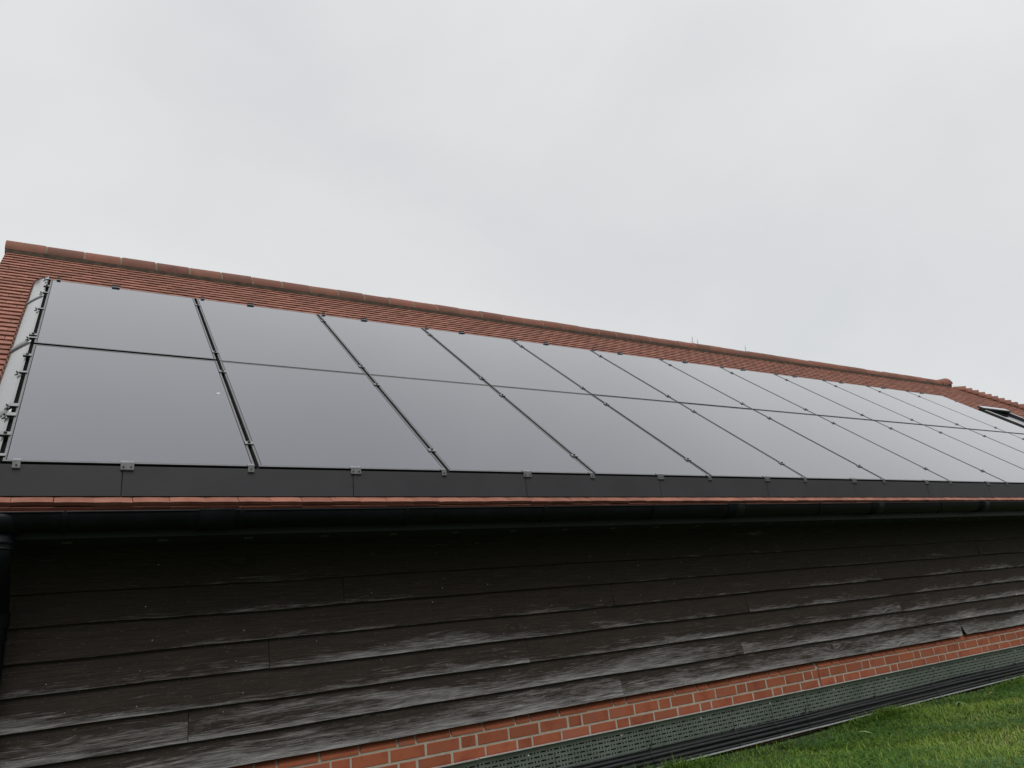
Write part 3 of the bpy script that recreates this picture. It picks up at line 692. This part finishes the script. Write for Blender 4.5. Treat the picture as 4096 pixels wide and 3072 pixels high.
# cables in the tray
cps = [(.268, -1.866, .0115, 'topmost thick'), (.250, -1.884, .0125, 'second'), (.262, -1.905, .0125, 'third'), (.242, -1.917, .0125, 'fourth'), (.265, -1.934, .013, 'fifth'), (.240, -1.941, .0125, 'frontmost')]
def cpath(y, z, amp, seed, n=110, x0=-.5, x1=14.5):
    rn = random.Random(seed); a1, a2, a3 = [rn.uniform(0, 6) for _ in range(3)]
    return [(x0 + (x1 - x0) * i / n, y + amp * .5 * math.sin(1.9 * (x0 + (x1 - x0) * i / n) + a1), z + amp * (math.sin(1.3 * (x0 + (x1 - x0) * i / n) + a2) + .5 * math.sin(3.7 * (x0 + (x1 - x0) * i / n) + a3))) for i in range(n + 1)]
for i, (y, z, r_, nm) in enumerate(cps):
    c_ = MB(); c_.tube(cpath(y, z, .003, i), r_, 10)
    tag(c_.build('cable', M_cable, smooth=True), f'thick black cable lying in the tray, {nm} from the top of the bundle' if i not in (0, 5) else ('thick black cable lying on top of the bundle in the tray' if i == 0 else 'thick black cable lying frontmost behind the tray lip'), 'cable', 'black cables in the tray')
for i, (y, z, r_) in enumerate(((.262, -1.842, .0042), (.274, -1.846, .0038))):
    c_ = MB(); c_.tube(cpath(y, z, .006, 20 + i, 160), r_, 6)
    tag(c_.build('thin_cable', M_cable, smooth=True), ('thin black cable wandering above the thick ones, nearer the front' if i == 0 else 'thin black cable wandering above the thick ones, against the tray'), 'cable', 'thin black cables in the tray')
# ties, with their long uncut tails
ties = [(3.035, .10, .0, 0), (3.80, .07, .05, 1), (4.62, .085, .0, 0), (5.42, .06, .05, 1), (5.05, .10, -.004, 0), (6.35, .09, .03, 0), (7.22, .14, .16, 0), (8.15, .05, .04, 1), (8.75, .05, .06, 1)]
tlab = ['with one tail standing straight up near the first tray joint', 'with two tails leaning right', 'with a short straight tail', 'with two bent tails beside the second tray joint', 'with a straight tail just left of the second tray joint', 'with one tail leaning slightly right', 'with the longest tail leaning far right', 'with a short forked tail at the right', 'farthest right with a low leaning tail']
for i, (x, h_, dx, two) in enumerate(ties):
    c_ = MB()
    c_.tube([(x, .282, -1.84), (x, .262, -1.832), (x + .001, .243, -1.850), (x, .228, -1.885), (x, .224, -1.92), (x, .226, -1.95)], .0022, 6)
    c_.bx(x - .005, x + .005, .249, .260, -1.842, -1.832)
    for q in ((0, 1) if two else (0,)):
        ddx = dx * (1 if q == 0 else .55); hh = h_ * (1 if q == 0 else .75)
        c_.tube([(x + q * .004, .255, -1.838), (x + ddx * .35 + q * .01, .250, -1.838 + hh * .5), (x + ddx * (1.0 if q == 0 else 1.5) * .9, .262, -1.838 + hh)], .0022, 5)
    tag(c_.build('cable_tie', M_cable), 'black cable tie ' + tlab[i], 'cable tie', 'cable ties round the bundle')

# ================================================================ LAWN
rng = np.random.default_rng(5)
def fld(x, y, a, b, c): return np.sin(x * a + c) * np.cos(y * b - c) + .5 * np.sin(x * a * 2.3 + y * b * 1.7 + c * 3)
def lawn(n, x0, x1, y0, y1, hmul=1.0, wmul=1.0):
    x = rng.uniform(x0, x1, n); y = rng.uniform(y0, y1, n)
    dens = .5 + .5 * fld(x, y, 3.1, 4.3, 1.1); keep = rng.uniform(0, 1, n) < (.5 + .6 * dens); x, y = x[keep], y[keep]; n = len(x)
    g = GZ + .012 * np.sin(x * 2.1 + y) + .010 * np.sin(x * .9 - y * 2.7) - .01 + .034 * np.clip((y - .08) / .13, 0, 1)
    h = hmul * (rng.gamma(4, .0046, n) + .008) * (1 + .35 * fld(x, y, 2.2, 3.3, .4)); h *= np.where(y > .1, 1.15, 1)
    h = np.clip(h, .012, .11)
    az = rng.uniform(0, 2 * np.pi, n); ln = rng.uniform(.4, 1.8, n) * h; w = wmul * rng.uniform(.0011, .0024, n)
    dx, dy = np.cos(az), np.sin(az); px, py = -dy, dx
    V = np.empty((n, 5, 3)); 
    V[:, 0] = np.stack([x - px * w, y - py * w, g], 1); V[:, 1] = np.stack([x + px * w, y + py * w, g], 1)
    mx, my, mz = x + dx * ln * .35, y + dy * ln * .35, g + h * .62
    V[:, 2] = np.stack([mx + px * w * .8, my + py * w * .8, mz], 1); V[:, 3] = np.stack([mx - px * w * .8, my - py * w * .8, mz], 1)
    V[:, 4] = np.stack([x + dx * ln, y + dy * ln, g + h * rng.uniform(.75, 1.0, n)], 1)
    tint = np.clip(.44 + .27 * np.clip(-y, 0, 1.1) + .13 * fld(x, y, 1.3, 1.9, 2.0) + rng.normal(0, .26, n), 0, 1)
    return V, tint
def leaves(n, x0, x1, y0, y1):                                   # clover-like leaflets, three to a stem
    x = rng.uniform(x0, x1, n); y = rng.uniform(y0, y1, n); keep = fld(x, y, 2.7, 3.9, 2.2) > -.05; x, y = x[keep], y[keep]; n = len(x)
    g = GZ + .012 * np.sin(x * 2.1 + y) + .010 * np.sin(x * .9 - y * 2.7) - .01 + .034 * np.clip((y - .08) / .13, 0, 1) + rng.uniform(.015, .045, n)
    out_ = []
    for k in range(3):
        az = rng.uniform(0, 2 * np.pi, n) * .15 + k * 2.094 + x * 40; r_ = rng.uniform(.005, .009, n); t = rng.uniform(-.3, .6, n)
        dx, dy = np.cos(az), np.sin(az); px, py = -dy, dx; V = np.empty((n, 5, 3))
        for i, (a, b) in enumerate(((.15, 0), (.9, .75), (1.75, .55), (1.75, -.55), (.9, -.75))):
            V[:, i] = np.stack([x + dx * r_ * a + px * r_ * b, y + dy * r_ * a + py * r_ * b, g + t * r_ * a * .6], 1)
        out_.append(V)
    V = np.concatenate(out_); tint = np.clip(.35 + .2 * rng.normal(0, 1, len(V)), 0, 1)
    return V, tint
def blade_mesh(name, V, tint, M, quads):
    n = len(V); me = bpy.data.meshes.new(name); me.vertices.add(n * 5); me.vertices.foreach_set('co', V.reshape(-1))
    if quads:   # blade: quad + triangle
        base = np.arange(n) * 5
        q = np.stack([base, base + 1, base + 2, base + 3], 1); t = np.stack([base + 3, base + 2, base + 4], 1)
        loops = np.concatenate([q.reshape(-1), t.reshape(-1)]); st = np.concatenate([np.arange(n) * 4, n * 4 + np.arange(n) * 3])
    else:
        loops = (np.arange(n * 5)); st = np.arange(n) * 5
    me.loops.add(len(loops)); me.loops.foreach_set('vertex_index', loops.astype(np.int32))
    me.polygons.add(len(st)); me.polygons.foreach_set('loop_start', st.astype(np.int32)); me.update(calc_edges=True); me.validate()
    at = me.attributes.new('tint', 'FLOAT', 'POINT'); at.data.foreach_set('value', np.repeat(tint, 5).astype(np.float32))
    me.materials.append(M); o = bpy.data.objects.new(name, me); COL.objects.link(o); return o
def grassmat(name, stops):
    M = mat(name, rough=.55); t = M.node_tree; b = t.nodes['Principled BSDF']
    at = N(t, 'ShaderNodeAttribute', attribute_name='tint'); rm = N(t, 'ShaderNodeValToRGB'); e = rm.color_ramp.elements
    while len(e) < len(stops): e.new(.5)
    for i, (p, c) in enumerate(stops): e[i].position = p; e[i].color = (*c, 1)
    lk(t, at.outputs['Fac'], rm.inputs[0]); lk(t, rm.outputs[0], b.inputs['Base Color'])
    tr = N(t, 'ShaderNodeBsdfTranslucent'); lk(t, rm.outputs[0], tr.inputs[0]); ms = N(t, 'ShaderNodeMixShader', ins={0: .25})
    o = [q for q in t.nodes if q.type == 'OUTPUT_MATERIAL'][0]; lk(t, b.outputs[0], ms.inputs[1]); lk(t, tr.outputs[0], ms.inputs[2]); lk(t, ms.outputs[0], o.inputs[0])
    return M
M_grass = grassmat('grass_blade', [(0, (.028, .08, .008)), (.35, (.085, .19, .015)), (.65, (.16, .28, .022)), (.9, (.22, .30, .030)), (1, (.33, .34, .09))])
M_clov = grassmat('clover_leaf', [(0, (.025, .07, .012)), (.5, (.065, .17, .025)), (1, (.14, .26, .05))])
p1 = lawn(150000, 3.2, 9.5, -2.0, .21); p2 = lawn(60000, 9.5, 16, -2.0, .21, 1.1, 1.8); p3 = lawn(40000, -1.5, 3.2, -2.2, .21, 1, 1.6); p4 = lawn(45000, -3, 16, -5.5, -2, 1, 2.2)
def tufts(n, seed):                                              # taller clumps leaning over the tray's lip and stray long blades
    g = np.random.default_rng(seed); Vs = []; ts = []
    for k in range(n):
        x0 = (g.choice([3.4, 4.0, 6.3, 8.1, 9.9]) + g.normal(0, .16)) if k % 2 else g.uniform(3.2, 11); y0 = g.uniform(.10, .20) if k % 2 else g.uniform(-1.6, .1); a = lawn(70 if k % 2 else 24, x0 - .09, x0 + .09, y0 - .03, y0 + .02, 1.55, 1.1); Vs.append(a[0]); ts.append(a[1])
    return np.concatenate(Vs), np.concatenate(ts)
p5 = tufts(90, 9); p6 = lawn(700, 3.2, 10, -1.8, .15, 1.8, 1.3)
V = np.concatenate([q[0] for q in (p1, p2, p3, p4, p5, p6)]); tn = np.concatenate([q[1] for q in (p1, p2, p3, p4, p5, p6)])
tag(blade_mesh('grass', V, tn, M_grass, True), 'short green grass blades of the lawn', 'grass', kind='stuff')
V, tn = leaves(26000, 3.2, 10, -1.8, .15)
tag(blade_mesh('clover', V, tn, M_clov, False), 'small clover leaves scattered through the grass', 'clover', kind='stuff')

def leaf(name, x, y, L_, w, az, M, label, cat, z=.04, curl=.012):
    b_ = MB(); n = 8; vs = []; fs = []
    d = Vector((math.cos(az), math.sin(az), 0)); p = Vector((-d.y, d.x, 0)); o = Vector((x, y, GZ + z))
    for i in range(n + 1):
        t = i / n; ww = w * math.sin(math.pi * min(1, t * .93 + .05)) ** .8 * (1 + .25 * math.sin(t * 21))
        for k in (-1, 0, 1): vs.append(o + d * (L_ * t) + p * (ww * k) + Vector((0, 0, curl * math.sin(t * 3) + (.25 * ww if k else 0))))
    for i in range(n):
        for k in (0, 1): q = 3 * i + k; fs.append((q, q + 1, q + 4, q + 3))
    b_.mesh(vs, fs); o_ = b_.build(name, M, smooth=True, origin=(x, y, GZ)); tag(o_, label, cat); return o_
M_dry = noisy(mat('dry_leaf', rough=.8), [(.32, .16, .08), (.45, .27, .15)], 60)
M_pale = noisy(mat('pale_leaf', rough=.7), [(.16, .24, .07), (.26, .34, .13)], 60)
leaf('fallen_leaf', 7.50, -.13, .055, .015, 2.2, M_dry, 'dry orange brown leaf lying on the grass at the right', 'leaf')
leaf('fallen_leaf', 5.42, -.30, .11, .018, 2.0, M_pale, 'pale green ragged leaf lying on the grass', 'leaf', .045)
M_weed = noisy(mat('weed_leaf', rough=.7), [(.06, .12, .03), (.12, .20, .06)], 60)
# dandelions
def dandelion(x, y, n, label):
    root = empty('dandelion', (x, y, GZ), label, 'weed', 'broad leaved weeds in the lawn'); pcs = []
    for i in range(n):
        o_ = leaf('leaf', x, y, random.uniform(.05, .085), random.uniform(.009, .014), i * 2 * math.pi / n + random.uniform(-.3, .3), M_weed, None, None, .025, .02); o_.location = (0, 0, 0)
        o_.parent = root; pcs.append(o_)
dandelion(6.95, -.10, 6, 'pale leaved weed in the grass left of the dry leaf')


# ================================================================ BARE TREE BEHIND THE BARN
def tree(x, y, tops, label):
    root = empty('bare_tree', (x, y, GZ), label, 'tree'); t_ = MB(); M = noisy(mat('bark', rough=.9), [(.06, .05, .04), (.12, .10, .085)], 12, bump=.5)
    t_.tube([(x, y, GZ), (x + .05, y, .4), (x - .06, y, 2.6), (x, y, 4.9)], [.14, .11, .07, .02], 10); tr = t_.build('trunk', M, smooth=True)
    c_ = MB(); rn = random.Random(3)
    for (tx, tz) in tops:
        z0_ = rn.uniform(2.6, 4.2); c_.tube([(x, y, z0_), (x + (tx - x) * .5, y + rn.uniform(-.1, .1), z0_ + (tz - z0_) * .45), (tx, y, tz - .3), (tx + .012, y, tz - .1), (tx + .02, y, tz)], [.02, .012, .006, .004, .002], 6)
        for q in range(3):
            zz_ = tz - .35 + q * .1; c_.tube([(tx, y, zz_), (tx + rn.uniform(-.05, .05), y + .03, zz_ + .09)], [.004, .002], 5)
    for q in range(14):
        a = rn.uniform(0, 6.28); z0_ = rn.uniform(1.4, 4.2); r_ = rn.uniform(.5, 1.2); c_.tube([(x, y, z0_), (x + r_ * .5 * math.cos(a), y + r_ * .5 * math.sin(a), z0_ + .25), (x + r_ * math.cos(a), y + r_ * math.sin(a), z0_ + rn.uniform(.2, .6))], [.018, .01, .004], 6)
    cr_ = c_.build('crown', M, smooth=True); reparent([tr, cr_], root)

tree(16.1, 9.5, [(15.18, 6.42), (15.10, 6.26), (15.37, 6.36), (17.36, 6.38), (17.16, 6.12), (16.2, 5.9), (15.7, 5.8)], 'bare tree whose thin twigs peek over the ridge of the barn')
